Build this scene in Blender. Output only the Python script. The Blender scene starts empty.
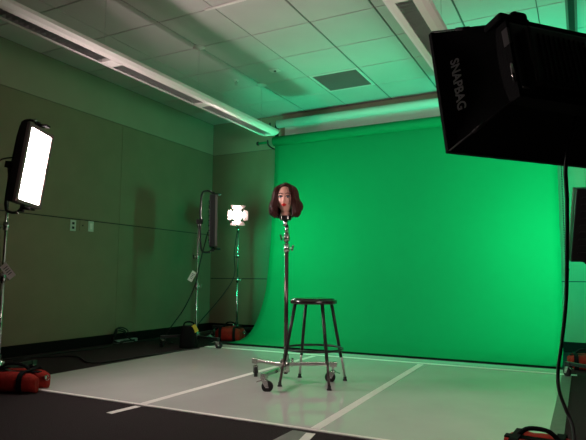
import bpy, bmesh, math, random
from mathutils import Vector as V, Matrix as M, noise
random.seed(7)
S = bpy.context.scene
COL = S.collection
PI = math.pi
H = 3.1            # ceiling height
XL, YB = -4.94, 6.82
XR, YF = 2.6, -2.2

# ------------------------------------------------------------------ materials
def mat(name, col, rough=.6, metal=0., spec=.5, emit=None, estr=0., bump=0., bscale=60., var=0., vscale=8., coat=0., sheen=0.):
    m = bpy.data.materials.new(name); m.use_nodes = True
    nt = m.node_tree; b = nt.nodes['Principled BSDF']
    b.inputs['Base Color'].default_value = (*col, 1)
    b.inputs['Roughness'].default_value = rough
    b.inputs['Metallic'].default_value = metal
    b.inputs['Specular IOR Level'].default_value = spec
    b.inputs['Coat Weight'].default_value = coat
    b.inputs['Sheen Weight'].default_value = sheen
    if emit:
        b.inputs['Emission Color'].default_value = (*emit, 1)
        b.inputs['Emission Strength'].default_value = estr
    tc = nt.nodes.new('ShaderNodeTexCoord')
    if var:
        n = nt.nodes.new('ShaderNodeTexNoise'); n.inputs['Scale'].default_value = vscale; n.inputs['Detail'].default_value = 5
        nt.links.new(tc.outputs['Object'], n.inputs['Vector'])
        r = nt.nodes.new('ShaderNodeValToRGB')
        r.color_ramp.elements[0].position = .3; r.color_ramp.elements[1].position = .7
        r.color_ramp.elements[0].color = (*[max(0, c*(1-var)) for c in col], 1)
        r.color_ramp.elements[1].color = (*[min(1, c*(1+var)) for c in col], 1)
        nt.links.new(n.outputs['Fac'], r.inputs['Fac']); nt.links.new(r.outputs['Color'], b.inputs['Base Color'])
    if bump:
        n2 = nt.nodes.new('ShaderNodeTexNoise'); n2.inputs['Scale'].default_value = bscale; n2.inputs['Detail'].default_value = 4
        nt.links.new(tc.outputs['Object'], n2.inputs['Vector'])
        bp = nt.nodes.new('ShaderNodeBump'); bp.inputs['Strength'].default_value = bump; bp.inputs['Distance'].default_value = .01
        nt.links.new(n2.outputs['Fac'], bp.inputs['Height']); nt.links.new(bp.outputs['Normal'], b.inputs['Normal'])
    return m

GREEN = (.004, .20, .080)
MT = dict(
    carpet=mat('carpet', (.036, .027, .028), .95, spec=.08, bump=.8, bscale=220, var=.35, vscale=140),
    wall=mat('wall_panel', (.24, .20, .13), .8, spec=.2, bump=.15, bscale=350, var=.06, vscale=3),
    wall_dark=mat('dark_unseen_wall', (.03, .028, .026), .9, spec=.1, var=.1, vscale=4),  # unseen right and front walls, coloured dark to cut the ambient bounce
    wall_up=mat('wall_upper', (.34, .30, .22), .8, spec=.2, var=.04, vscale=3),
    base=mat('baseboard_vinyl', (.006, .006, .006), .8, spec=.08),
    tile=mat('ceiling_tile', (.55, .51, .49), .9, spec=.1, bump=.3, bscale=180, var=.05, vscale=1.6),
    tee=mat('ceiling_tee', (.16, .13, .12), .7),
    metalgrille=mat('vent_grille', (.19, .19, .18), .6, metal=.2),
    fixture=mat('fixture_white', (.74, .66, .64), .4, spec=.5),
    louver=mat('louver_metal', (.75, .72, .72), .28, metal=.9),
    louver_in=mat('louver_inside', (.03, .035, .035), .5),
    vinyl=mat('white_vinyl', (.58, .54, .53), .05, spec=.55, bump=.012, bscale=5, var=.05, vscale=2.2),
    tape=mat('white_tape', (.80, .74, .70), .45, spec=.3, var=.05, vscale=30),
    tape_grey=mat('grey_tape', (.14, .13, .12), .5, var=.1, vscale=20),
    bezel=mat('panel_bezel', (.16, .11, .11), .5, spec=.3),
    green=mat('green_paper', GREEN, .75, spec=.15, var=.03, vscale=1.2),
    whitepaper=mat('white_paper', (.62, .60, .58), .7, spec=.2),
    black=mat('black_metal', (.012, .011, .012), .4, spec=.4),
    blackgloss=mat('black_gloss', (.02, .014, .014), .18, spec=.6),
    blackfab=mat('black_fabric', (.006, .006, .006), .85, spec=.12, bump=.3, bscale=120),
    rubber=mat('black_rubber', (.012, .012, .012), .6, spec=.3),
    wheelcore=mat('grey_wheel', (.16, .15, .15), .45),
    chrome=mat('chrome', (.56, .54, .53), .24, metal=1., var=.08, vscale=20),
    steel=mat('steel_leg', (.5, .47, .46), .35, metal=.9),
    column=mat('dark_column', (.10, .07, .07), .25, metal=.6),
    red=mat('red_cordura', (.30, .015, .009), .8, spec=.2, bump=.6, bscale=160, var=.2, vscale=40),
    skin=mat('mannequin_skin', (.85, .45, .36), .42, spec=.45),
    hair=mat('auburn_hair', (.050, .009, .006), .5, spec=.3, var=.5, vscale=90),
    lips=mat('lips', (.75, .02, .02), .3),
    eyewhite=mat('eye_white', (.6, .6, .62), .3), iris=mat('iris', (.03, .09, .12), .2), lash=mat('dark_lash', (.02, .015, .02), .6),
    plate=mat('wall_plate', (.55, .56, .50), .5), dark=mat('dark_slot', (.01, .01, .01), .6),
    paper_tag=mat('paper_tag', (.75, .72, .66), .7), ink=mat('ink', (.03, .03, .03), .8),
    yellow=mat('yellow_web', (.55, .42, .03), .7), greytext=mat('grey_print', (.34, .33, .33), .7), greyweb=mat('grey_velcro', (.055, .05, .048), .8),
    face_white=mat('led_diffuser_white', (.8, .8, .8), .5, emit=(1, .84, .82), estr=88),
    face_green=mat('led_diffuser_green', (.8, .8, .8), .5, emit=(.015, 1., .45), estr=100),
    face_green_strong=mat('led_diffuser_green_strong', (.8, .8, .8), .5, emit=(.015, 1., .47), estr=185),
    face_soft=mat('softbox_diffusion', (.8, .8, .8), .7, emit=(1, .80, .74), estr=13),
    lens=mat('lamp_lens', (.8, .8, .8), .3, emit=(1, .80, .74), estr=330),
    powerbox=mat('power_box', (.25, .30, .27), .5),
)

# ------------------------------------------------------------------ mesh helpers
def frame_z(d):
    z = V(d).normalized(); a = V((0, 0, 1)) if abs(z.z) < .95 else V((1, 0, 0))
    x = a.cross(z).normalized(); y = z.cross(x); return x, y, z

class MB:
    def __init__(s): s.bm = bmesh.new(); s.mats = []
    def mi(s, m):
        if m not in s.mats: s.mats.append(m)
        return s.mats.index(m)
    def _fin(s, faces, m, smooth):
        i = s.mi(m)
        for f in faces: f.material_index = i; f.smooth = smooth
    def box(s, c, size, m, rot=None, bevel=0.):
        r = bmesh.ops.create_cube(s.bm, size=1)
        vs = r['verts']; mx = M.Translation(V(c)) @ (rot.to_4x4() if rot else M.Identity(4)) @ M.Diagonal((*size, 1))
        bmesh.ops.transform(s.bm, matrix=mx, verts=vs)
        fs = {f for v in vs for f in v.link_faces}
        s._fin(fs, m, False)
        if bevel:
            es = list({e for v in vs for e in v.link_edges})
            r = bmesh.ops.bevel(s.bm, geom=es, offset=bevel, segments=2, affect='EDGES', profile=.6)
            s._fin(r['faces'], m, False)
        return s
    def loft(s, rings, m, cap=True, closed=True, smooth=True):
        R = [[s.bm.verts.new(p) for p in ring] for ring in rings]; fs = []
        n = len(R[0])
        for a, b in zip(R[:-1], R[1:]):
            for i in range(n if closed else n-1):
                j = (i+1) % n; fs.append(s.bm.faces.new((a[i], a[j], b[j], b[i])))
        s._fin(fs, m, smooth)
        if cap: s._fin([s.bm.faces.new(R[0][::-1]), s.bm.faces.new(R[-1])], m, False)
        return s
    def cyl(s, a, b, r, m, r2=None, n=16, cap=True):
        a, b = V(a), V(b); x, y, z = frame_z(b-a); r2 = r if r2 is None else r2
        rg = lambda c, rr: [c+(x*math.cos(t)+y*math.sin(t))*rr for t in [2*PI*i/n for i in range(n)]]
        return s.loft([rg(a, r), rg(b, r2)], m, cap)
    def tube(s, pts, r, m, n=8, smooth=3):
        P = [V(p) for p in pts]
        if smooth > 1 and len(P) > 2:
            Q = []
            for i in range(len(P)-1):
                p0, p1, p2, p3 = P[max(i-1, 0)], P[i], P[i+1], P[min(i+2, len(P)-1)]
                for k in range(smooth):
                    t = k/smooth
                    Q.append(.5*((2*p1)+(p2-p0)*t+(2*p0-5*p1+4*p2-p3)*t*t+(3*p1-p0-3*p2+p3)*t**3))
            Q.append(P[-1]); P = Q
        rr = r if callable(r) else (lambda t: r)
        rings = []; px = None
        for i, p in enumerate(P):
            d = (P[min(i+1, len(P)-1)]-P[max(i-1, 0)])
            x, y, z = frame_z(d)
            if px is not None:
                x = (px-z*px.dot(z))
                x = x.normalized() if x.length > 1e-6 else frame_z(d)[0]
                y = z.cross(x)
            px = x; q = rr(i/(len(P)-1))
            rings.append([p+(x*math.cos(t)+y*math.sin(t))*q for t in [2*PI*k/n for k in range(n)]])
        return s.loft(rings, m)
    def lathe(s, prof, m, c=(0, 0, 0), axis=(0, 0, 1), n=24):
        x, y, z = frame_z(axis); c = V(c)
        rings = [[c+z*h+(x*math.cos(t)+y*math.sin(t))*max(r, 1e-4) for t in [2*PI*k/n for k in range(n)]] for r, h in prof]
        return s.loft(rings, m)
    def quad(s, pts, m, smooth=False):
        s._fin([s.bm.faces.new([s.bm.verts.new(p) for p in pts])], m, smooth); return s
    def ball(s, c, r, m, sc=(1, 1, 1), n=12):
        r_ = bmesh.ops.create_uvsphere(s.bm, u_segments=n*2, v_segments=n, radius=r)
        bmesh.ops.transform(s.bm, matrix=M.Translation(V(c)) @ M.Diagonal((*sc, 1)), verts=r_['verts'])
        s._fin({f for v in r_['verts'] for f in v.link_faces}, m, True); return s
    def torus(s, c, R, r, m, axis=(0, 0, 1), n=36, k=8):
        x, y, z = frame_z(axis); c = V(c); rings = []
        for i in range(n+1):
            t = 2*PI*i/n; d = x*math.cos(t)+y*math.sin(t)
            rings.append([c+d*(R+r*math.cos(2*PI*j/k))+z*(r*math.sin(2*PI*j/k)) for j in range(k)])
        return s.loft(rings, m, cap=False)
    def build(s, name, parent=None, label=None):
        bmesh.ops.remove_doubles(s.bm, verts=s.bm.verts, dist=1e-5)
        bmesh.ops.recalc_face_normals(s.bm, faces=s.bm.faces)
        me = bpy.data.meshes.new(name); s.bm.to_mesh(me); s.bm.free()
        for m in s.mats: me.materials.append(MT[m])
        o = bpy.data.objects.new(name, me); COL.objects.link(o)
        if parent: o.parent = parent
        if label: o['label'] = label
        return o

def tag(o, label, cat, group=None, kind=None):
    o['label'] = label; o['category'] = cat
    if group: o['group'] = group
    if kind: o['kind'] = kind
    return o
def thing(name, label, cat, loc=(0, 0, 0), rot=None, rz=0, group=None):
    o = bpy.data.objects.new(name, None); COL.objects.link(o); o.empty_display_size = .1
    R = rot if rot is not None else M.Rotation(rz, 3, 'Z')
    o.matrix_world = M.Translation(V(loc)) @ R.to_4x4()
    return tag(o, label, cat, group)
def struct(o, label=None):
    o['kind'] = 'structure'
    return o
def placed(mb, name, label, cat, loc=(0, 0, 0), rz=0, rot=None, group=None):
    o = mb.build(name); R = rot if rot is not None else M.Rotation(rz, 3, 'Z')
    o.matrix_world = M.Translation(V(loc)) @ R.to_4x4()
    return tag(o, label, cat, group)
def dup_tree(o, parent=None):
    c = o.copy(); COL.objects.link(c)
    if parent: c.parent = parent
    for ch in list(o.children): dup_tree(ch, c)
    return c
def mesh_only(o, label, cat, group=None): return tag(o, label, cat, group)

# ------------------------------------------------------------------ room shell
b = MB(); b.box(((XL+XR)/2, (YF+YB)/2, -.05), (XR-XL+.4, YB-YF+.4, .1), 'carpet'); struct(b.build('floor'))
# ceiling: backing with tiles hung in a grid, gaps show the dark tees
b = MB(); b.box(((XL+XR)/2, (YF+YB)/2, H+.06), (XR-XL+.4, YB-YF+.4, .1), 'tee')
gx = [XL]+[-4.60+.62*i for i in range(12)]+[XR]
gy = [YF]+[YB-.615*i for i in range(14, 0, -1)]+[YB]
bold = {-3.36, -2.12, -1.5, -.88, .36}
for i in range(len(gx)-1):
    for j in range(len(gy)-1):
        gl = .009 if any(abs(gx[i]-q) < .01 for q in bold) else .005
        gr = .009 if any(abs(gx[i+1]-q) < .01 for q in bold) else .005
        x0, x1, y0, y1 = gx[i]+gl, gx[i+1]-gr, gy[j]+.007, gy[j+1]-.007
        if x1-x0 < .05 or y1-y0 < .05: continue
        if abs(gx[i]+2.74) < .01 and abs((y0+y1)/2-(YB-.615*1.5)) < .05: continue   # vent goes here
        b.box(((x0+x1)/2, (y0+y1)/2, H+.006), (x1-x0, y1-y0, .012), 'tile')
struct(b.build('ceiling'))
# left wall with panels
b = MB(); b.box((XL-.06, (YF+YB)/2, H/2), (.1, YB-YF+.3, H), 'dark')
ys = [YF, .06, 2.50, 4.94, YB]
for y0, y1 in zip(ys[:-1], ys[1:]):
    for z0, z1, m in ((0, 1.405, 'wall'), (1.412, 2.63, 'wall')):
        b.box((XL-.006, (y0+y1)/2, (z0+z1)/2), (.012, y1-y0-.004, z1-z0-.004), m)
b.box((XL-.008, (YF+YB)/2, (2.634+H)/2), (.012, YB-YF, H-2.634), 'wall_up')
struct(b.build('wall_left'))
b = MB(); b.box(((XL+XR)/2, YB+.06, H/2), (XR-XL+.3, .1, H), 'dark')
xs = [XL, -2.5, .06, XR]
for x0, x1 in zip(xs[:-1], xs[1:]):
    for z0, z1, m in ((0, .757, 'wall'), (.764, 2.62, 'wall')):
        b.box(((x0+x1)/2, YB+.006, (z0+z1)/2), (x1-x0-.003, .012, z1-z0-.004), m)
b.box(((XL+XR)/2, YB+.008, (2.624+H)/2), (XR-XL, .012, H-2.624), 'wall_up')
struct(b.build('wall_back'))
b = MB(); b.box((XR+.05, (YF+YB)/2, H/2), (.1, YB-YF+.3, H), 'wall_dark'); struct(b.build('wall_right'))
b = MB(); b.box(((XL+XR)/2, YF-.05, H/2), (XR-XL+.3, .1, H), 'wall_dark'); struct(b.build('wall_front'))
b = MB(); b.box((XL+.008, (YF+YB)/2, .055), (.014, YB-YF, .11), 'base', bevel=.003); struct(b.build('baseboard_left'))
b = MB(); b.box(((XL+XR)/2, YB-.008, .055), (XR-XL-.04, .014, .11), 'base', bevel=.003); struct(b.build('baseboard_back'))

# ceiling pieces
t = thing('air_vent', 'square grey return air grille set in the tiled ceiling', 'air vent', (-2.43, YB-.615*1.5, H))
b = MB()
for sx, sy, w, d in ((0, .285, .6, .03), (0, -.285, .6, .03), (.285, 0, .03, .54), (-.285, 0, .03, .54)): b.box((sx, sy, .004), (w, d, .012), 'fixture')
b.build('frame', t)
b = MB(); b.box((0, 0, .012), (.545, .545, .004), 'metalgrille')
for k in range(27): b.box((0, -.26+.02*k, .005), (.54, .004, .01), 'metalgrille')
b.build('grille', t)
def sprinkler(x, y, lab):
    t = thing('sprinkler_head', lab, 'sprinkler', (x, y, H))
    b = MB(); b.lathe([(.001, -.001), (.035, -.001), (.03, -.008), (.001, -.008)], 'fixture', n=20); b.build('escutcheon', t)
    b = MB(); b.cyl((0, 0, -.008), (0, 0, -.03), .007, 'steel'); b.tube([(-.012, 0, -.025), (-.014, 0, -.04), (0, 0, -.055)], .003, 'steel'); b.tube([(.012, 0, -.025), (.014, 0, -.04), (0, 0, -.055)], .003, 'steel')
    b.cyl((0, 0, -.053), (0, 0, -.056), .018, 'steel'); b.build('nozzle', t)
sprinkler(-3.55, 5.33, 'small sprinkler head in the ceiling above the left hanging light')
sprinkler(-.13, 4.30, 'small sprinkler head in the ceiling above the black softbox')
t = thing('smoke_detector', 'round cream smoke detector at the top edge of the ceiling', 'smoke detector', (-1.83, 3.86, H))
b = MB(); b.lathe([(.001, 0), (.068, 0), (.066, -.018), (.05, -.034), (.02, -.038), (.001, -.038)], 'plate', n=32); b.build('housing', t)
for k in range(3):
    b = MB(); b.box((.035*math.cos(k*2.1), .035*math.sin(k*2.1), -.0375), (.014, .014, .004), 'dark'); b.build('sensor_slot', t)
t = thing('ceiling_speaker_plate', 'small square plate with dark centre in the green-lit ceiling', 'ceiling sensor', (-2.98, 5.25, H))
b = MB(); b.box((0, 0, -.004), (.12, .085, .008), 'fixture', bevel=.002); b.build('plate', t)
b = MB(); b.cyl((0, 0, -.008), (0, 0, -.016), .014, 'dark'); b.build('sensor', t)
b = MB(); b.box((0, 0, -.005), (.42, .03, .008), 'fixture', bevel=.002)
placed(b, 'slot_diffuser', 'thin pale slot diffuser in the ceiling at the top of the picture', 'air diffuser', (-2.62, 3.735, H))
b = MB(); b.box((-.035, 0, -.006), (.02, 5, .01), 'tee'); b.box((.035, 0, -.006), (.02, 5, .01), 'tee'); b.box((0, 0, -.003), (.05, 5, .004), 'dark')
placed(b, 'ceiling_slot', 'long dark slot running along the ceiling beyond the black softbox', 'air diffuser', (.0, 4.2, H))

# suspended linear fixtures
def linear_light(x, label, grp):
    y0, y1, zb = -1.4, 5.78, 2.52
    t = thing('pendant_light', label, 'pendant light', (x, y0, zb), group=grp); L = y1-y0
    def wing(s):
        return [(s*.062, 0), (s*.10, .008), (s*.132, .028), (s*.142, .05), (s*.12, .062), (s*.06, .078)]
    prof = [(-.062, 0)]+wing(-1)[1:]+wing(1)[::-1]+[(.056, 0), (.056, .05), (-.056, .05), (-.056, 0)]
    b = MB(); b.loft([[V((px, yy, pz)) for px, pz in prof] for yy in (0, L)], 'fixture', cap=True, smooth=False); b.build('housing', t)
    for ye, sg in ((0, -1), (L, 1)):      # rounded end caps
        b = MB(); rings = []
        for k in range(7):
            a = k/6*PI/2; sc = math.cos(a)*.999+.001; rings.append([V((px*sc, ye+sg*.10*math.sin(a), .035+(pz-.035)*sc)) for px, pz in ([(-.062, 0)]+wing(-1)[1:]+wing(1)[::-1])])
        b.loft(rings, 'fixture'); b.build('end_cap', t)
    joints = [k*1.222 for k in range(1, 6)]
    for j in [L-1.35-1.222*k for k in range(5)]:
        b = MB(); b.box((0, j, .022), (.118, .12, .05), 'fixture', bevel=.003); b.build('joint_plate', t)
    b = MB(); b.box((0, L/2, .047), (.11, L-.02, .004), 'louver_in')
    n = int(L/.045)
    for k in range(n): b.box((0, .03+k*(L-.06)/n, .024), (.11, .0035, .042), 'louver')
    b.box((-.0545, L/2, .025), (.002, L-.04, .046), 'louver'); b.box((.0545, L/2, .025), (.002, L-.04, .046), 'louver')
    b.build('louver', t)
    for yy in (.74, 1.98, 3.22, 4.46, 5.70, 6.94):
        yw = yy+1.34-1.34
        b = MB(); b.cyl((0, yy+.06, .072), (0, yy+.06, H-zb-.006), .0018, 'steel', n=6); b.cyl((0, yy+.06, .07), (0, yy+.06, .10), .006, 'steel', n=8)
        b.build('hanger_wire', t)
        b = MB(); b.lathe([(.001, 0), (.06, 0), (.055, -.008), (.012, -.014), (.001, -.014)], 'fixture', c=(0, yy+.06, H-zb), n=20); b.build('ceiling_cup', t)
    return t
linear_light(-3.36, 'long pale louvred pendant light hanging over the left side of the studio', 'suspended linear lights')
linear_light(-.935, 'long pale louvred pendant light partly hidden behind the black softbox', 'suspended linear lights')

# wall plates on the left wall
def wall_plate(y, z, kind, lab):
    t = thing('wall_plate', lab, 'wall outlet', (XL, y, z))
    b = MB(); b.box((.004, 0, 0), (.006, .075, .118), 'plate' if kind != 1 else 'wall', bevel=.002); b.build('cover', t)
    if kind == 0:
        b = MB(); b.box((.008, 0, -.024), (.003, .03, .026), 'dark'); b.build('socket', t)
    b = MB()
    if kind == 0: b.box((.008, 0, .024), (.003, .03, .026), 'dark')
    elif kind == 1: b.cyl((.006, 0, 0), (.010, 0, 0), .009, 'dark')
    else: b.box((.008, 0, 0), (.004, .034, .068), 'tape')
    b.build('socket', t)
wall_plate(4.255, 1.335, 0, 'pale wall plate with two dark sockets, leftmost of three on the left wall')
wall_plate(4.385, 1.345, 1, 'wall-coloured blank plate with a dark hole between two pale plates')
wall_plate(4.505, 1.345, 2, 'pale rocker switch plate, rightmost of three on the left wall')
b = MB(); b.box((.03, 0, .02), (.06, .34, .04), 'powerbox', bevel=.006); b.box((.061, 0, .02), (.003, .24, .02), 'dark')
placed(b, 'power_strip', 'long grey-green power box on the carpet against the left wall', 'power strip', (XL+.03, 5.06, 0))
b = MB()
for k, (dx, r) in enumerate(((0, .10), (.012, .085), (.03, .11))):
    pts = [(dx+.02*math.sin(3*a), math.cos(a)*r, .012+r*.8+math.sin(a)*r*.8) for a in [2*PI*i/14 for i in range(13)]]
    b.tube(pts, .007, 'rubber')
b.tube([(.02, .1, .08), (.08, .2, .01), (.12, .45, .009), (.05, .7, .009), (.1, .95, .009)], .007, 'rubber')
b.tube([(.02, -.1, .08), (.1, -.2, .01), (.18, -.5, .009), (.12, -1.0, .009), (.2, -1.5, .009)], .007, 'rubber')
placed(b, 'coiled_cable', 'loose loops of black cable on the floor against the left wall', 'cable', (XL+.07, 4.93, 0))

# ------------------------------------------------------------------ white floor boards and tape
PY0, PY1 = 2.66, 5.45
def board(x0, x1, lab):
    b = MB(); b.box((0, 0, .003), (x1-x0-.002, PY1-PY0, .006), 'vinyl', bevel=.001)
    return placed(b, 'floor_board', lab, 'floor board', ((x0+x1)/2, (PY0+PY1)/2, 0), group='glossy white floor boards')
board(-3.79, -2.44, 'glossy white floor board on the left, ending beside the red sandbag')
board(-2.44, -1.28, 'glossy white floor board in the middle, under the black stool')
board(-1.28, -.15, 'glossy white floor board on the right, below the softbox side')
def tape(p0, p1, w, lab, m='tape', z=.0062, name='tape_strip', th=.0006):
    p0, p1 = V((*p0, 0)), V((*p1, 0)); d = p1-p0; L = d.length
    b = MB(); b.box((0, 0, th/2), (L, w, th), m)
    return placed(b, name, lab, 'floor tape', ((p0.x+p1.x)/2, (p0.y+p1.y)/2, z), rz=math.atan2(d.y, d.x))
tape((-2.44, 2.70), (-2.425, 5.13), .055, 'white tape line running from the front edge towards the wheeled stand')
tape((-2.462, 2.44), (-2.44, 2.655), .05, 'short white tape tail on the carpet at the front of the boards', z=.0005)
tape((-1.27, 2.70), (-1.35, 5.13), .055, 'white tape line crossing the boards to the right of the stool')
tape((-1.20, 2.30), (-1.262, 2.632), .05, 'white tape tail on the carpet below the right tape line', z=.0005)
tape((-3.79, 2.68), (-.15, 2.68), .028, 'white tape along the front edge of the glossy floor boards', z=.0070)
tape((-3.80, 5.19), (-.08, 5.19), .07, 'white tape along the back edge of the boards by the green paper', z=.0070)
tape((-.155, 2.70), (-.155, 5.15), .07, 'grey tape down the right edge of the glossy boards', 'tape_grey')
tape((-1.32, 2.30), (-1.315, 2.64), .11, 'grey tape patch on the dark carpet in front of the boards', 'tape_grey', z=.0004)

# ------------------------------------------------------------------ backdrops
def roll(z, y, x0, x1, r, m, name, lab, mat_hang):
    t = thing(name, lab, 'backdrop roll', ((x0+x1)/2, y, z))
    w = (x1-x0)/2
    b = MB(); b.cyl((-w, 0, 0), (w, 0, 0), r, m, n=32); b.build('paper_roll', t)
    b = MB(); b.cyl((-w-.012, 0, 0), (w+.012, 0, 0), r*.55, 'column', n=20); b.build('core_tube', t)
    return t
tw = roll(2.925, 6.66, -3.73, -.22, .055, 'whitepaper', 'white_backdrop_roll', 'white paper backdrop roll mounted highest on the back wall', None)
b = MB(); b.box((0, .052, -.17), (3.33, .002, .32), 'whitepaper'); b.build('hanging_paper', tw)
tg = roll(2.665, 6.60, -3.75, -.19, .066, 'green', 'green_backdrop', 'wide green paper backdrop hanging from its roll and sweeping onto the floor', None)
# hanging sheet, swept to the floor: profile in (y, z)
prof = [(6.664, 2.68), (6.662, 2.4), (6.645, 2.0), (6.60, 1.6), (6.55, 1.15), (6.49, .80), (6.44, .60), (6.36, .42), (6.26, .265), (6.15, .15), (6.03, .07), (5.90, .03), (5.75, .012), (5.62, .010), (5.53, .016)]
def cr(P, n):
    out = []
    for i in range(len(P)-1):
        p0, p1, p2, p3 = [V(P[k]) for k in (max(i-1, 0), i, i+1, min(i+2, len(P)-1))]
        for k in range(n):
            q = k/n; out.append(.5*((2*p1)+(p2-p0)*q+(2*p0-5*p1+4*p2-p3)*q*q+(3*p1-p0-3*p2+p3)*q**3))
    out.append(V(P[-1])); return out
PR = cr(prof, 4); NX = 40; bm = MB(); g = []
ox, oy, oz = (-3.75-.19)/2, 6.60, 2.665
for i, p in enumerate(PR):
    s = i/(len(PR)-1); row = []
    for k in range(NX+1):
        u = k/NX; x = -3.77+u*3.565
        low = max(0, 1-p.y/1.6) if p.y > .05 else max(0, p.y/.05)
        wv = .010*math.sin(u*9+1.0)*low+.012*math.exp(-((u-.86)/.05)**2)*math.exp(-((p.y-.95)/.22)**2)
        row.append(bm.bm.verts.new((x-ox, p.x+wv-oy, max(p.y, .004)-oz)))
    g.append(row)
for a, c in zip(g[:-1], g[1:]):
    for k in range(NX):
        f = bm.bm.faces.new((a[k], a[k+1], c[k+1], c[k])); f.smooth = True
bm.mi('green')
sheet = bm.build('hanging_sheet', tg)
md = sheet.modifiers.new('thick', 'SOLIDIFY'); md.thickness = .0012; md.offset = 0
# brackets
def bracket(x, s, lab):
    t = thing('wall_bracket', lab, 'bracket', (x, YB, 2.66))
    b = MB(); b.box((0, -.010, .13), (.05, .018, .42), 'black', bevel=.003); b.build('wall_rail', t)
    for z, y in ((.265, -.16), (.005, -.22)):
        b = MB(); b.tube([(0, -.01, z-.05), (0, y*.5, z-.07), (0, y-.03, z-.045), (0, y-.05, z+.02)], .011, 'black'); b.build('hook', t)
    b = MB(); b.cyl((-s*.02, -.22, .004), (-s*.18, -.22, .004), .018, 'green'); b.build('drive_bar', t)
    b = MB(); b.lathe([(.001, 0), (.026, 0), (.03, .012), (.026, .03), (.001, .034)], 'black', c=(-s*.17, -.22, .004), axis=(-s, 0, 0)); b.build('knob', t)
bracket(-3.825, 1, 'black bracket holding the left ends of the two paper rolls')
bracket(-.145, -1, 'black bracket holding the right ends of the two paper rolls')
b = MB()
for k in range(92): b.ball((0, 0, -.004-k*.0185), .0075, 'column', n=4)
b.cyl((0, 0, 0), (0, 0, -1.72), .0025, 'column', n=6)
b.cyl((.03, 0, 0), (.03, 0, -1.72), .0025, 'column', n=6)
b.ball((.015, 0, -1.73), .022, 'column', sc=(1, .5, 1), n=6)
placed(b, 'bead_chain', 'dark bead chain hanging beside the right edge of the green paper', 'chain', (-.165, 6.60, 2.62))

# ------------------------------------------------------------------ stand with casters
def caster(p, ang, name='caster', parent=None, r=.040, ztop=.10):
    # p: (x, y) swivel point; wheel trails along ang
    dx, dy = math.cos(ang), math.sin(ang)
    b = MB(); b.cyl((p[0], p[1], ztop+.03), (p[0], p[1], .078), .010, 'chrome'); b.cyl((p[0], p[1], .086), (p[0], p[1], .078), .022, 'chrome')
    c = V((p[0]+dx*.022, p[1]+dy*.022, r)); sd = V((-dy, dx, 0)); R = M.Rotation(ang, 3, 'Z')
    for s in (-1, 1): b.loft([[V((p[0], p[1], 0))+sd*s*.019+V((dx*a, dy*a, z)) for a, z in ((-.018, .08), (.024, .08), (.034, .032), (.012, .03))], [V((p[0], p[1], 0))+sd*s*.016+V((dx*a, dy*a, z)) for a, z in ((-.018, .08), (.024, .08), (.034, .032), (.012, .03))]], 'chrome', smooth=False)
    b.box((p[0], p[1], .081), (.044, .04, .004), 'chrome', rot=R)
    b.box((p[0]-dx*.034, p[1]-dy*.034, .074), (.04, .022, .005), 'chrome', rot=R @ M.Rotation(-.3, 3, 'Y'))
    o = b.build(name, parent)
    b = MB(); b.lathe([(.022, -.013), (r-.004, -.013), (r, -.007), (r, .007), (r-.004, .013), (.022, .013)], 'rubber', c=c, axis=sd, n=28)
    b.lathe([(.001, -.011), (.024, -.011), (.024, .011), (.001, .011)], 'wheelcore', c=c, axis=sd); b.lathe([(.001, -.021), (.006, -.021), (.006, .021), (.001, .021)], 'chrome', c=c, axis=sd, n=10)
    b.build('wheel', o)
def knob(b, p, d, m='chrome', L=.045):
    p, d = V(p), V(d).normalized()
    b.cyl(p, p+d*L, .005, 'steel', n=8); x, y, z = frame_z(d)
    b.tube([p+d*L-y*.022-z*.004, p+d*L, p+d*L+y*.022+z*.006], .007, m, n=8)
def stand(x, y, top, legs, lab, L=.33, zl=.125, col='column', colr=.016, legm='chrome', ang=(.3, 2.2, 4.4), riser=.6, cast=True, knobs=((0, 1), (.5, -1)), rr=.0125):
    t = thing('rolling_light_stand', lab, 'light stand', (x, y, 0))
    zc = top-riser
    b = MB(); b.cyl((0, 0, .07), (0, 0, zc), colr, col); b.build('column', t)
    b = MB(); b.cyl((0, 0, zc-.02), (0, 0, top), rr*.85, 'chrome'); b.cyl((0, 0, top-.01), (0, 0, top-.06), rr*1.25, 'chrome'); b.build('riser', t)
    for z, az in ((zc, .5), (zc+riser*.45, -2.4)):
        b = MB(); b.cyl((0, 0, z-.03), (0, 0, z+.03), colr*1.45, 'chrome', n=18); b.build('collar', t)
        b = MB(); knob(b, (0, 0, z), (math.cos(az), math.sin(az), 0), 'chrome' if az > 0 else 'black'); b.build('locking_knob', t)
    b = MB(); b.cyl((0, 0, zl-.045), (0, 0, zl+.05), .030, 'chrome'); b.cyl((0, 0, zl+.05), (0, 0, zl+.085), .022, 'column'); b.build('hub', t)
    b = MB(); knob(b, (0, 0, zl+.07), (math.cos(-.9), math.sin(-.9), 0), 'chrome', .05); b.build('locking_knob', t)
    for k, (a, wa) in enumerate(zip(legs, ang)):
        dz = (.0, -.012, .012)[k % 3]
        R = M.Rotation(a, 3, 'Z'); d = V((math.cos(a), math.sin(a), 0))
        b = MB(); b.box(d*(L/2+.02)+V((0, 0, zl+dz)), (L-.0, .026, .026), legm, rot=R, bevel=.003)
        b.cyl(d*.05+V((0, 0, zl+dz-.02)), d*.05+V((0, 0, zl+dz+.045)), .008, 'chrome', n=10)
        b.box(d*(L-.01)+V((0, 0, zl+dz-.006)), (.05, .038, .04), legm, rot=R, bevel=.003)
        b.build('leg', t)
        if cast: caster(tuple((d*(L-.01))[:2]), wa, parent=t, ztop=zl+dz-.03)
    return t

# stand carrying the mannequin head
SX, SY = -2.008, 3.748
st = stand(SX, SY, 1.19, (math.radians(160), math.radians(-86), math.radians(34)), 'chrome three-legged rolling stand holding up the mannequin head beside the stool', L=.37, zl=.128, riser=.18, colr=.0155, ang=(-.95, .36, 3.5))

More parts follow.
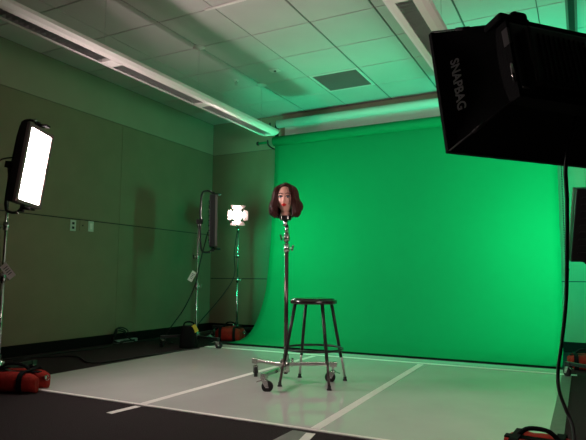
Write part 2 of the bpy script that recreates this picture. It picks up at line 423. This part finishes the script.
# mannequin head
R_face = M.Rotation(math.radians(20), 3, 'Z') @ M.Rotation(math.radians(5), 3, 'Y') @ M.Rotation(math.radians(4), 3, 'X')
hd = thing('mannequin_head', 'mannequin head with shoulder-length auburn hair and red lips on the rolling stand', 'mannequin head', (SX-.010, SY-.005, 1.19), rot=M.Rotation(math.radians(21), 3, 'Z'))
b = MB(); b.cyl((0, 0, -.012), (0, 0, .035), .016, 'chrome'); b.lathe([(.001, .034), (.043, .034), (.047, .04), (.047, .062), (.042, .068), (.001, .068)], 'black', n=28); b.box((-.03, -.04, .05), (.014, .022, .03), 'chrome', bevel=.002); b.box((.022, -.044, .05), (.012, .018, .028), 'chrome', bevel=.002); b.build('clamp', hd, 'black and chrome table clamp')
HC = V((0, -.012, .197))
def head_pt(th, ph):
    # th azimuth (0 = face, -Y), ph elevation
    sx, sy, sz = .072, .088, .108
    x = math.sin(th)*math.cos(ph); y = -math.cos(th)*math.cos(ph); z = math.sin(ph)
    p = V((x*sx, y*sy, z*sz))
    if z < 0:
        k = -z; p.x *= 1-.30*k; p.y *= 1-.12*k
        if y < 0: p.y -= .010*k*(1-k)*2
        else: p.z *= 1-.45*y*k
    f = max(0, -y)
    G = lambda x0, z0, wx, wz: math.exp(-((p.x-x0)/wx)**2-((p.z-z0)/wz)**2)
    if f > .3:
        p.y -= .022*G(0, -.028, .010, .010)+.012*G(0, -.012, .007, .020)
        for s in (-1, 1): p.y += .010*G(s*.028, .008, .014, .009); p.y -= .004*G(s*.028, .026, .02, .006); p.y -= .004*G(s*.036, -.028, .015, .018)
        p.y -= .007*G(0, -.055, .017, .009); p.y += .003*G(0, -.055, .02, .002); p.y -= .007*G(0, -.090, .016, .013); p.y += .003*G(0, -.071, .02, .005)
    return p
b = MB(); NT, NP = 72, 54
b.loft([[HC+head_pt(2*PI*i/NT, -PI/2+PI*(j+.5)/NP) for i in range(NT)] for j in range(NP)], 'skin')
b.loft([[V((math.cos(a)*rx, .012+math.sin(a)*ry, z)) for a in [2*PI*i/40 for i in range(40)]] for z, rx, ry in ((.066, .046, .048), (.085, .042, .045), (.105, .038, .042), (.13, .037, .042), (.16, .040, .045))], 'skin')
for s in (-1, 1): b.ball(HC+V((s*.066, .008, -.005)), .018, 'skin', sc=(.45, .8, 1.5), n=8)
fh = b.build('face', hd)
rm = fh.modifiers.new('r', 'REMESH'); rm.mode = 'VOXEL'; rm.voxel_size = .0028; rm.use_smooth_shade = True
for s in (-1, 1):
    b = MB(); b.ball(HC+V((s*.027, -.074, .006)), .0125, 'eyewhite', sc=(1.15, .6, .62), n=10); b.ball(HC+V((s*.027+.001, -.0795, .006)), .006, 'iris', sc=(1, .5, 1), n=8); b.build('eye', hd)
    b = MB(); b.tube([HC+V((s*.012, -.083, .008)), HC+V((s*.027, -.0865, .0155)), HC+V((s*.045, -.076, .010))], .0030, 'lash', n=6); b.build('eyelash', hd)
    b = MB(); b.tube([HC+V((s*.011, -.088, .026)), HC+V((s*.028, -.0865, .034)), HC+V((s*.047, -.072, .028))], .0026, 'hair', n=6); b.build('eyebrow', hd)
b = MB()
b.tube([HC+V((-.019, -.0855, -.054)), HC+V((-.006, -.0955, -.0515)), HC+V((0, -.0945, -.0525)), HC+V((.006, -.0955, -.0515)), HC+V((.019, -.0855, -.054))], lambda t: .0018+.0055*math.sin(PI*t), 'lips', n=8)
b.tube([HC+V((-.017, -.085, -.056)), HC+V((0, -.0945, -.0605)), HC+V((.017, -.085, -.056))], lambda t: .0018+.0064*math.sin(PI*t), 'lips', n=8)
b.build('lips', hd)
# hair: locks flowing from a side parting
b = MB()
cap = []
for j in range(13):
    ph = -.15+(PI/2+.15)*j/12.5
    ring = []
    for i in range(48):
        th = 2*PI*i/48; e = .25+.30*abs(math.sin(th/2))
        phh = max(ph, .95-1.35*(1-math.cos(th))/2*1.0) if math.cos(th) > 0 else ph
        q = head_pt(th, phh); ring.append(HC+q*1.075+V((0, 0, .004)))
    cap.append(ring)
b.loft(cap, 'hair', cap=True)
rnd = random.Random(11)
for k in range(330):
    side = 1 if rnd.random() < .5 else -1
    th = side*rnd.uniform(.62, PI)              # azimuth where the lock hangs
    front = abs(th) < 1.1
    part = V((rnd.uniform(-.004, .012), rnd.uniform(-.07, .05), 0))
    lay = rnd.uniform(0, 1)
    out = 1.14+.30*lay
    ph0 = 1.15-rnd.uniform(0, .35)
    if front: ph0 = 1.0
    tt = side*min(abs(th), 1.0) if front else th*.9
    pts = []
    start = HC+V((.010, -.045+.03*rnd.uniform(-1, 1) if abs(th) < 1.6 else .02*rnd.uniform(-2, 1), .108+.008*lay))
    pts.append(start)
    for ph in (1.0, .7, .35, 0.0):
        q = head_pt(th if abs(th) > .8 else side*(.8), ph*(1.0 if not front else .95)); pts.append(HC+V((q.x*out*(1.08 if ph > .6 else 1), q.y*(out if q.y > 0 else 1.03+.08*lay), q.z*(1.04+.07*lay))))
    base = pts[-1]-HC
    rxy = V((base.x, base.y, 0)); ln = rnd.uniform(.085, .142)
    flare = 1.03+.13*lay
    wob = rnd.uniform(-.010, .010)
    pts.append(HC+V((rxy.x*flare*1.05+wob, rxy.y*flare, -ln*.45)))
    pts.append(HC+V((rxy.x*flare*1.02-wob, rxy.y*flare+wob, -ln*.8)))
    pts.append(HC+V((rxy.x*flare*.86, rxy.y*flare*.9, -ln)))
    for q in pts:
        if abs(q.x-HC.x) < .058 and q.y < -.02 and q.z < HC.z+.072:
            q.x = HC.x+side*(.054+.016*lay if q.z < HC.z+.05 else .045)
    b.tube(pts, lambda t, w=rnd.uniform(.0032, .0065): w*(.55+.6*math.sin(PI*min(1, t*1.02)))+.0008, 'hair', n=6, smooth=3)
# a few wisps crossing the cheek
for dx in (.004, .012): b.tube([HC+V((.034, -.082, .080)), HC+V((.038+dx, -.088, .03)), HC+V((.040+dx, -.086, -.02)), HC+V((.028+dx, -.086, -.055))], lambda t: .0028*(1-t)+.0008, 'hair', n=5)
b.build('hair', hd)

# ------------------------------------------------------------------ stool
feet = [V((-1.974, 3.596)), V((-2.01, 3.985)), V((-1.606, 3.643)), V((-1.65, 4.040))]
cxy = sum(feet, V((0, 0)))/4
sl = thing('stool', 'round black four-legged studio stool on the glossy white floor', 'stool', (cxy.x, cxy.y, 0))
zs = .620
b = MB(); b.lathe([(.001, -.028), (.171, -.028), (.176, -.024), (.176, -.004), (.171, .0), (.158, .003), (.158, .008), (.15, .013), (.11, .015), (.001, .013)], 'blackgloss', c=(0, 0, zs), n=56); b.build('seat', sl)
b = MB(); b.torus((0, 0, zs-.002), .160, .006, 'black', n=56); b.build('seat_rim', sl)
zf = .262; rc = 0
for f in feet:
    d = f-cxy; foot = V((d.x, d.y, .006)); topp = V((d.x*.56, d.y*.56, zs-.02)); 
    b = MB(); mid = foot.lerp(topp, .30)
    b.cyl(mid, topp, .0125, 'black', n=14); b.build('leg', sl)
    b = MB(); b.cyl(foot+V((0, 0, .02)), mid+V((0, 0, .03)), .0098, 'steel' if f.y > 3.8 else 'column', n=12); b.build('leg_extension', sl, 'bare steel lower leg' if f.y > 3.8 else 'dark glossy lower leg')
    b = MB(); b.lathe([(.001, -.006), (.018, -.006), (.018, .004), (.013, .012), (.012, .03), (.001, .03)], 'rubber', c=foot+V((0, 0, .006))-V((0, 0, .006)), n=14); b.build('rubber_foot', sl)
    mm = foot.lerp(topp, (zf-.006)/(zs-.026)); rc += V((mm.x, mm.y)).length/4
b = MB(); b.torus((0, 0, zf), rc-.004, .0085, 'black', n=56); b.build('foot_ring', sl)

# ------------------------------------------------------------------ LED panel lights
def led_panel(loc, R, facemat, lab, hw=.137, hh=.275, dep=.058):
    # local: faces +Y, x sideways, z up; origin at panel centre
    t = thing('led_panel_light', lab, 'studio light', loc, rot=R)
    b = MB(); b.box((0, -.003-dep/2, 0), (hw*2+.05, dep, hh*2+.05), 'black', bevel=.008)
    for k in range(9): b.box((0, -.008-dep, -hh+.05+k*(hh*2-.1)/8), (hw*1.7, .014, .012), 'black')
    b.build('housing', t)
    b = MB()
    for sx in (-1, 1): b.box((sx*(hw+.009), .004, 0), (.032, .026, hh*2+.046), 'bezel', bevel=.003)
    for sz in (-1, 1): b.box((0, .004, sz*(hh+.009)), (hw*2+.050, .026, .028), 'bezel', bevel=.003)
    b.build('bezel', t)
    b = MB(); b.box((0, .002, 0), (hw*2, .006, hh*2), facemat); b.build('diffuser', t)
    b = MB()      # yoke running the long way behind the panel
    yk = [(0, -.03, hh+.03), (0, -.06, hh+.075), (0, -.12, hh+.085), (0, -.17, hh+.03), (0, -.18, 0), (0, -.17, -hh-.03), (0, -.12, -hh-.085), (0, -.06, -hh-.075), (0, -.03, -hh-.03)]
    b.tube(yk, .011, 'black', n=8); b.build('yoke', t)
    for sz in (-1, 1):
        b = MB()
        b.cyl((0, -.03, sz*(hh+.02)), (0, -.03, sz*(hh+.075)), .018, 'black'); b.box((-.0, .02, sz*(hh+.048)), (.05, .075, .016), 'blackfab', bevel=.003)
        b.cyl((0, -.06, sz*(hh+.07)), (0, -.06, sz*(hh+.095)), .012, 'chrome')
        b.build('tilt_knob', t)
    b = MB(); b.cyl((0, -.17, -.03), (0, -.17, .03), .022, 'black'); b.box((0, -.20, 0), (.05, .05, .05), 'black', bevel=.004); b.build('stand_mount', t)
    return t
def face_rot(yaw, tilt, roll=0):
    return M.Rotation(yaw, 3, 'Z') @ M.Rotation(-tilt, 3, 'X') @ M.Rotation(roll, 3, 'Y')

# front-left panel (white, seen lit)
Rp = face_rot(-1.223, .096, -.069); Pp = V((-3.646, 2.755, 1.604))
led_panel(Pp, Rp, 'face_white', 'bright white rectangular LED panel light at the left edge of the picture')
mp = Pp+Rp @ V((0, -.20, -.0))
sp = stand(mp.x-.0, mp.y, mp.z-.0, (math.radians(-20), math.radians(100), math.radians(220)), 'light stand of the bright panel at the left edge, standing behind a red sandbag', L=.36, zl=.12, riser=.85, colr=.014, legm='black', col='chrome')

# second panel by the corner (seen from its side, washing the green paper)
R2 = face_rot(math.radians(-54.3), -.01); P2 = V((-3.79, 5.32, 1.37))
P2 = V((-3.795, 5.32, 1.43))
led_panel(P2, R2, 'face_green', 'slim dark LED panel seen edge-on, near the room corner left of the glaring lamp', dep=.07)
m2 = P2+R2 @ V((0, -.20, 0))
stand(m2.x, m2.y, m2.z, (math.radians(-128), math.radians(-14), math.radians(100)), 'chrome light stand with a paper tag behind the black weight bag', L=.38, zl=.12, riser=.75, colr=.014, legm='black', col='chrome', ang=(2.8, .4, 1.))
# third panel on the right (black back to camera)
R3 = face_rot(math.radians(22), -.30); P3 = V((.075, 5.05, 1.23))
led_panel(P3, R3, 'face_green_strong', 'dark LED panel light at the right edge facing the green paper')
m3 = P3+R3 @ V((0, -.20, 0))
stand(m3.x, m3.y, m3.z, (math.radians(20), math.radians(140), math.radians(-75)), 'light stand of the dark panel at the right edge', L=.38, zl=.12, riser=.6, colr=.014, legm='black', col='black')

# fresnel lamp
L4 = V((-4.03, 6.13, 1.60))
stand(L4.x-.0, L4.y+.03, L4.z-.15, (math.radians(-60), math.radians(60), math.radians(180)), 'slim chrome light stand under the glaring lamp in the corner', L=.36, zl=.12, riser=.7, colr=.014, legm='black', col='chrome', ang=(1., 0., 3.))
dirv = V((-1.6, 3.2, 1.0))-L4; yaw = math.atan2(-dirv.x, dirv.y); tilt = math.atan2(-dirv.z, dirv.xy.length)
R4 = face_rot(yaw, tilt)
fl = thing('fresnel_lamp', 'small glaring studio lamp with open barn doors near the room corner', 'studio light', L4, rot=R4)
b = MB(); b.lathe([(.001, -.17), (.05, -.17), (.075, -.14), (.082, -.08), (.085, .0), (.095, .0), (.095, .022), (.078, .022), (.072, -.004), (.001, -.006)], 'black', axis=(0, 1, 0), n=32); b.build('housing', fl)
b = MB(); b.lathe([(.001, .006), (.035, .004), (.062, .0), (.062, -.003), (.001, -.003)], 'lens', axis=(0, 1, 0), n=28); b.build('lens', fl)
for k, a in enumerate((0, PI/2, PI, 3*PI/2)):
    b = MB(); Rk = M.Rotation(a, 3, 'Y'); w0, w1, Ld, op = .075, (.105 if k % 2 == 0 else .06), .085, .62
    q = [V((-w0, .024, .080)), V((w0, .024, .080)), V((w1, .024+Ld*math.sin(.9), .08+Ld*math.cos(.9)*1.)), V((-w1, .024+Ld*math.sin(.9), .08+Ld*math.cos(.9)))]
    off = V((0, .0015, -.001))
    b.loft([[Rk @ p for p in q], [Rk @ (p+off) for p in q]], 'column', smooth=False); b.build('barn_door', fl)
b = MB(); b.tube([(-.10, -.06, 0), (-.105, -.06, -.06), (-.07, -.06, -.115), (0, -.06, -.125), (.07, -.06, -.115), (.105, -.06, -.06), (.10, -.06, 0)], .007, 'chrome'); b.build('yoke', fl)
b = MB(); b.cyl((-.09, -.06, 0), (-.125, -.06, 0), .014, 'black'); b.build('tilt_knob', fl)
b = MB(); b.cyl((.09, -.06, 0), (.125, -.06, 0), .014, 'black'); b.build('tilt_knob', fl)
b = MB(); b.cyl((0, -.06, -.12), (0, -.06, -.175), .018, 'chrome'); b.build('stand_mount', fl)

# paper tags
def tagpaper(loc, rz, tilt, lab):
    R = M.Rotation(rz, 3, 'Z') @ M.Rotation(tilt, 3, 'Y')
    t = thing('paper_tag', lab, 'tag', loc, rot=R)
    b = MB(); b.box((0, 0, -.08), (.058, .002, .12), 'paper_tag'); b.build('card', t)
    b = MB(); b.tube([(0, 0, -.02), (.004, .0, .01), (.0, .015, .03)], .0012, 'rubber', n=5); b.build('string', t)
    b = MB()
    for k in range(4): b.box((.002, -.0015, -.05-.018*k), (.036-.006*(k % 2), .001, .006), 'ink')
    b.build('print', t)
tagpaper((m2.x-.0, m2.y-.035, .86), .4, .5, 'white paper tag hanging on the stand beside the slim dark LED panel')
tagpaper((mp.x+.02, mp.y-.035, .88), .5, -.7, 'crumpled pale tag hanging on the stand at the left edge')

# ------------------------------------------------------------------ softbox with LED head
Ps = V((-.001, 2.358, 1.578)); Rs = face_rot(.828, .204, .009)
sb = thing('led_soft_panel', 'large black LED head seen from behind, mounted at the top right', 'studio light', Ps, rot=Rs)
b = MB(); b.box((0, -.0, 0), (.66, .10, .30), 'black', bevel=.014)
b.box((0, -.065, -.01), (.58, .06, .24), 'black', bevel=.012)
for k in range(22): b.box((-.25+k*.024, -.097, -.02), (.004, .012, .19), 'black')
b.build('housing', sb)
b = MB(); b.box((-.20, -.052, .118), (.05, .003, .018), 'yellow'); b.box((-.165, -.052, .118), (.012, .003, .012), 'yellow')
b.box((-.12, -.052, .116), (.04, .003, .014), 'greytext'); b.box((-.02, -.052, .112), (.10, .003, .010), 'greytext'); b.box((-.03, -.096, .06), (.014, .003, .008), 'yellow'); b.build('label_marks', sb, 'yellow and grey printed marks')
b = MB(); b.box((-.29, .0, .165), (.14, .10, .035), 'blackfab', rot=M.Rotation(.05, 3, 'Y'), bevel=.012); b.box((-.25, -.0, .19), (.07, .08, .05), 'blackfab', bevel=.014); b.build('top_flap', sb)
b = MB(); b.tube([(-.33, -.03, -.03), (-.352, -.05, -.04), (-.352, -.05, -.09), (-.33, -.03, -.10)], .006, 'chrome'); b.build('handle', sb, 'chrome handle')
b = MB(); b.box((-.335, -.035, .085), (.012, .03, .07), 'greyweb', bevel=.003); b.build('velcro_strap', sb)
b = MB(); b.box((-.30, -.052, -.13), (.05, .006, .012), 'chrome', bevel=.002); b.build('latch', sb)
b = MB()      # yoke and mount to stand
b.tube([(.35, 0, 0), (.375, -.06, -.10), (.36, -.10, -.21), (.20, -.12, -.235), (-.0, -.12, -.24)], .013, 'black')
b.cyl((.32, 0, 0), (.36, 0, 0), .03, 'black'); b.build('yoke', sb)
# softbox shell: flares from the head rectangle to the open rim
W, Hh, D = .455, .262, .225
sx = thing('softbox', 'large black fabric softbox with grey brand lettering on its side', 'softbox', Ps, rot=Rs)
bw, bh = .333, .158
def rr(w, h, y, sag=0, n=7):
    P = []
    for (xa, za), (xb, zb) in (((-w, h), (w, h)), ((w, h), (w, -h)), ((w, -h), (-w, -h)), ((-w, -h), (-w, h))):
        for i in range(n):
            u = i/n; s = 1-sag*math.sin(PI*u)
            P.append(V(((xa+(xb-xa)*u)*(s if xa == xb else 1), y, (za+(zb-za)*u)*(s if za == zb else 1))))
    return P
b = MB(); rings = []
for k in range(9):
    u = k/8; rings.append(rr(bw+(W-bw)*u, bh+(Hh-bh)*u, -.01+(D+.01)*u, .045*math.sin(PI*min(1, u*.9+.1))))
b.loft(rings, 'blackfab', cap=False, smooth=False)
b.loft([rr(W, Hh, D, .0), rr(W+.006, Hh+.006, D+.004), rr(W+.006, Hh+.006, D+.022), rr(W-.004, Hh-.004, D+.022), rr(W-.004, Hh-.004, D)], 'blackfab', cap=False, smooth=False)
shell = b.build('fabric_shell', sx)
b = MB(); b.box((0, .062, 0), (2*bw+.03, .012, 2*bh+.02), 'blackfab'); b.build('back_panel', sx)
b = MB(); b.box((0, -.012, bh-.0), (2*bw, .075, .016), 'blackfab'); b.box((0, -.012, -bh), (2*bw, .075, .016), 'blackfab'); b.box((-bw, -.012, 0), (.014, .075, 2*bh+.016), 'blackfab'); b.box((bw, -.012, 0), (.014, .075, 2*bh+.016), 'blackfab'); b.build('collar', sx)
md = shell.modifiers.new('t', 'SOLIDIFY'); md.thickness = .003; md.offset = -1
b = MB(); b.box((0, D+.012, 0), (2*W-.03, .004, 2*Hh-.03), 'face_soft'); b.build('diffusion_front', sx)
for cx_, cz_ in ((-1, -1), (1, -1), (-1, 1), (1, 1)):
    b = MB(); b.tube([(cx_*(bw+.002), -.01, cz_*(bh+.002)), (cx_*(W+.004), D, cz_*(Hh+.004))], .0035, 'greyweb', n=6, smooth=1)
    p = V((cx_*(bw+.002), -.01, cz_*(bh+.002))).lerp(V((cx_*(W+.004), D, cz_*(Hh+.004))), .42); q = V((cx_*(bw+.002), -.01, cz_*(bh+.002))).lerp(V((cx_*(W+.004), D, cz_*(Hh+.004))), .62)
    b.cyl(p, q, .007, 'greyweb', n=8); b.build('corner_rib', sx)
# lettering on the camera-left side panel
A0, A1 = V((-W, D, Hh)), V((-bw, -.01, bh)); B0, B1 = V((-W, D, -Hh)), V((-bw, -.01, -bh))
cu = bpy.data.curves.new('brand_lettering', 'FONT'); cu.body = 'SNAPBAG'; cu.size = .050; cu.offset = .0012; cu.align_x = 'CENTER'; cu.align_y = 'CENTER'; cu.extrude = .0008; cu.space_character = 1.02
tmp = bpy.data.objects.new('tmp', cu); COL.objects.link(tmp)
bpy.context.view_layer.update()
me = bpy.data.meshes.new_from_object(tmp.evaluated_get(bpy.context.evaluated_depsgraph_get()))
bpy.data.objects.remove(tmp); me.materials.clear(); me.materials.append(MT['greytext'])
txt = bpy.data.objects.new('lettering', me); COL.objects.link(txt); txt.parent = sx
ex = ((B0-A0)).normalized(); n_ = ex.cross((A1-A0)).normalized()
outw = V((-1, -.5, 0));  n_ = n_ if n_.dot(outw) > 0 else -n_
ey = n_.cross(ex).normalized()
def bil(u, v): return (A0*(1-u)+A1*u)*(1-v)+(B0*(1-u)+B1*u)*v
cpos = bil(.27, .52)+n_*.004
txt.matrix_parent_inverse = M.Identity(4)
txt.matrix_local = M.Translation(cpos) @ M((ex, ey, n_)).transposed().to_4x4()
txt['label'] = 'grey brand lettering'
# its stand, out past the right edge
ms = Ps+Rs @ V((.0, -.12, -.24))
ms = Ps+Rs @ V((0, -.12, -.24))
stt = thing('softbox_stand', 'heavy stand carrying the big softbox, just past the right edge', 'light stand', (ms.x+.30, ms.y-.02, 0))
b = MB(); b.cyl((0, 0, .05), (0, 0, .8), .018, 'black'); b.build('column', stt)
b = MB(); b.cyl((0, 0, .78), (0, 0, ms.z-.02), .014, 'chrome'); b.tube([(0, 0, ms.z-.05), (0, 0, ms.z-.012), (-.15, .0, ms.z-.002), (-.30, .02, ms.z)], .014, 'black'); b.build('riser', stt)
for a in (math.radians(-20), math.radians(100), math.radians(-130)):
    b = MB(); d = V((math.cos(a), math.sin(a), 0)); b.tube([V((0, 0, .35)), d*.25+V((0, 0, .12)), d*.42+V((0, 0, .014))], .012, 'black', smooth=3); b.build('leg', stt)

# ------------------------------------------------------------------ cables
b = MB()
def aty(px, py, Y, c=(293, 220), f=555.147): return None
CAMR = M(((.887, .007, .462), (-.041, -.995, .094), (-.460, .102, .882)))   # rows x,y,z in camera (x right, y down, z forward) of world axes
Wx, Wy, Wz = V((.887, -.041, -.460)), V((.462, .094, .882)), V((.007, -.995, .102))
def pt(px, py, dist):
    d = V((px-293, py-220, 555.147)); w = V((Wx.dot(d), Wy.dot(d), Wz.dot(d))).normalized(); return V((0, 0, .79))+w*dist
cab = [pt(566, 163, 2.35), pt(567, 200, 2.40), pt(567, 250, 2.5), pt(566, 300, 2.6), pt(562, 340, 2.75), pt(558, 370, 2.85), pt(559, 390, 2.85), pt(566, 410, 2.85), pt(573, 428, 2.82)]
w = pt(573, 428, 2.82); base = V((cab[-1].x+.03, cab[-1].y-.06, .009))
cab[-1] = V((cab[-1].x, cab[-1].y, max(.012, cab[-1].z)))
cab += [V((cab[-1].x+.02, cab[-1].y-.25, .009)), V((cab[-1].x+.15, cab[-1].y-.6, .009))]
cab = [V((-.03+.03, 2.30, 1.40))] + cab
b.tube(cab, .0075, 'rubber', smooth=5)
mesh_only(b.build('power_cable'), 'black cable hanging from the softbox down to the floor at the right', 'cable')
b = MB(); b.tube([P2+R2 @ V((0, -.09, -.12)), V((m2.x+.06, m2.y-.03, .95)), V((m2.x-.0, m2.y-.03, .70)), V((m2.x-.10, m2.y-.1, .42)), V((m2.x-.28, m2.y-.14, .17)), V((m2.x-.36, m2.y-.1, .03)), V((m2.x-.42, m2.y+.1, .008)), V((m2.x-.6, m2.y+.1, .008))], .0065, 'rubber', smooth=5)
mesh_only(b.build('power_cable'), 'black cable drooping left from the slim dark LED panel to the floor', 'cable')
b = MB(); b.tube([L4+V((0, .03, -.12)), V((L4.x-.05, L4.y+.02, 1.1)), V((L4.x-.03, L4.y, .80)), V((L4.x-.10, L4.y-.2, .52)), V((L4.x-.14, L4.y-.55, .25)), V((L4.x-.12, L4.y-.75, .10)), V((L4.x-.1, L4.y-.70, .008)), V((L4.x-.2, L4.y-.55, .008))], .006, 'rubber', smooth=5)
mesh_only(b.build('power_cable'), 'black cable slanting down from the glaring lamp stand', 'cable')
b = MB(); b.tube([Pp+Rp @ V((.06, -.10, .05)), Pp+Rp @ V((.10, -.22, 0)), Pp+Rp @ V((.08, -.26, -.16)), Pp+Rp @ V((.02, -.24, -.3)), V((mp.x-.02, mp.y-.02, .9)), V((mp.x-.04, mp.y-.0, .4)), V((mp.x-.06, mp.y-.05, .2)), V((mp.x-.1, mp.y-.2, .008)), V((mp.x-.5, mp.y-.3, .008))], .006, 'rubber', smooth=5)
mesh_only(b.build('power_cable'), 'black cable looping behind the bright panel at the left edge', 'cable')
b = MB(); b.tube([(0, 0, .008), (.4, .5, .008), (.9, .3, .008), (1.0, .9, .008), (1.1, 1.6, .008)], .007, 'rubber', smooth=6)
placed(b, 'floor_cable', 'black cable lying across the dark carpet along the left wall', 'cable', (-4.85, 3.4, 0))

# ------------------------------------------------------------------ sandbags
def sandbag(loc, rz, lab, m='red', w=.20, h=.11, l=.34, strap='blackfab', hand=True, yellow=False, tiltx=0, ring=True):
    t = thing('sandbag', lab, 'sandbag', loc, rz=rz)
    for s in (-1, 1):
        rings = []; N = 14
        for k in range(11):
            u = -1+2*k/10; q = max(.10, (1-abs(u)**3.2))**.34
            rings.append([V((u*l/2, s*(w*.5+.012)+math.cos(a)*abs(math.cos(a))**-.25*w*.5*q if abs(math.cos(a)) > 1e-3 else s*(w*.5+.012), max(.001, h*.5+math.sin(a)*abs(math.sin(a))**-.2*h*.5*(q if math.sin(a) > 0 else .98) if abs(math.sin(a)) > 1e-3 else h*.5)+.006*noise.noise(V((u*3, a, s*3))))) for a in [2*PI*(i+.5)/N for i in range(N)]])
        b = MB(); b.loft(rings, m); b.build('bag', t)
    b = MB()
    b.box((0, 0, h*.93), (l*.9, .05, .008), strap, bevel=.003)
    for u in (-.28, .0, .28):
        if u == 0 and not yellow: continue
        pts = []
        for sg in (-1, 1):
            A = [-1.2+2.9*k/12 for k in range(13)]
            arc = [V((u*l, sg*(w*.5+.012+math.copysign(abs(math.cos(a))**.75, math.cos(a))*w*.5*1.03+.002), h*.5+math.copysign(abs(math.sin(a))**.8, math.sin(a))*h*.53)) for a in A]
            pts += arc if sg == -1 else arc[::-1]
        for p0, p1 in zip(pts[:-1], pts[1:]):
            d = p1-p0; a = math.atan2(d.z, d.y)
            if p0.z > .004 and p1.z > .004: b.box((p0+p1)/2, (.036, d.length+.005, .006), strap, rot=M.Rotation(a, 3, 'X'))
    b.build('strap', t)
    if hand:
        b = MB(); b.tube([(-l*.28, 0, h*.96), (-l*.16, 0, h*1.25), (0, 0, h*1.32), (l*.16, 0, h*1.25), (l*.28, 0, h*.96)], .010, strap if not yellow else 'yellow'); b.build('handle', t)
    if ring:
        b = MB(); b.torus((l*.5+.012, .03, h*.6), .016, .0035, 'chrome', axis=(0, 1, 0), n=18, k=6); b.box((l*.5-.004, .03, h*.62), (.02, .03, .02), 'chrome', bevel=.003); b.build('metal_clip', t)
    return t
sandbag((-3.53, 2.60, 0), math.radians(24), 'red sandbag with black straps at the left edge in front of the boards', w=.13, h=.135, l=.42)
sandbag((-3.93, 5.87, 0), math.radians(15), 'red sandbag at the foot of the glaring lamp stand, left of the green paper', w=.13, h=.17, l=.32)
sandbag((-.02, 5.62, 0), math.radians(5), 'red sandbag at the right edge beside the end of the green paper', w=.11, h=.13, l=.27)
sandbag((-.20, 2.66, 0), math.radians(-4), 'dark red sandbag cut off by the bottom edge, lower right', w=.12, h=.115, l=.30, ring=False)
# black weight bag
t = thing('weight_bag', 'tall black fabric weight bag with a yellow tag, by the chrome stand', 'weight bag', (-3.93, 5.04, 0), rz=.5)
b = MB(); rings = []
for k in range(9):
    u = k/8; q = 1-.25*u**3; rings.append([V((math.copysign(abs(math.cos(a))**.5, math.cos(a))*.095*q, math.copysign(abs(math.sin(a))**.5, math.sin(a))*.07*q, .002+.235*u+.006*math.sin(5*a+k))) for a in [2*PI*(i+.5)/20 for i in range(20)]])
b.loft(rings, 'blackfab'); b.build('bag', t)
b = MB(); b.tube([(-.06, 0, .22), (-.05, 0, .27), (.0, 0, .285), (.05, 0, .27), (.06, 0, .22)], .009, 'blackfab'); b.build('handle', t)
b = MB(); b.box((.075, -.045, .215), (.05, .012, .085), 'yellow', rot=M.Rotation(-.5, 3, 'Y'), bevel=.004); b.build('yellow_tag', t, 'yellow webbing tag')

# ------------------------------------------------------------------ camera and world
cd = bpy.data.cameras.new('camera'); cam = bpy.data.objects.new('camera', cd); COL.objects.link(cam)
cd.sensor_fit = 'HORIZONTAL'; cd.sensor_width = 36; cd.lens = 36*555.147/586; cd.clip_start = .05
right = V((Wx.x, Wy.x, Wz.x)); down = V((Wx.y, Wy.y, Wz.y)); fwd = V((Wx.z, Wy.z, Wz.z))
mx = M((right, -down, -fwd)).transposed().to_4x4(); mx.translation = V((0, 0, .79))
cam.matrix_world = M.Translation(V((0, 0, .79))) @ mx.to_quaternion().to_matrix().to_4x4()
S.camera = cam
w = bpy.data.worlds.new('world'); S.world = w; w.use_nodes = True
w.node_tree.nodes['Background'].inputs['Color'].default_value = (.005, .005, .005, 1); w.node_tree.nodes['Background'].inputs['Strength'].default_value = .2
S.view_settings.view_transform = 'Standard'; S.view_settings.look = 'None'; S.view_settings.gamma = 1; S.view_settings.exposure = 0
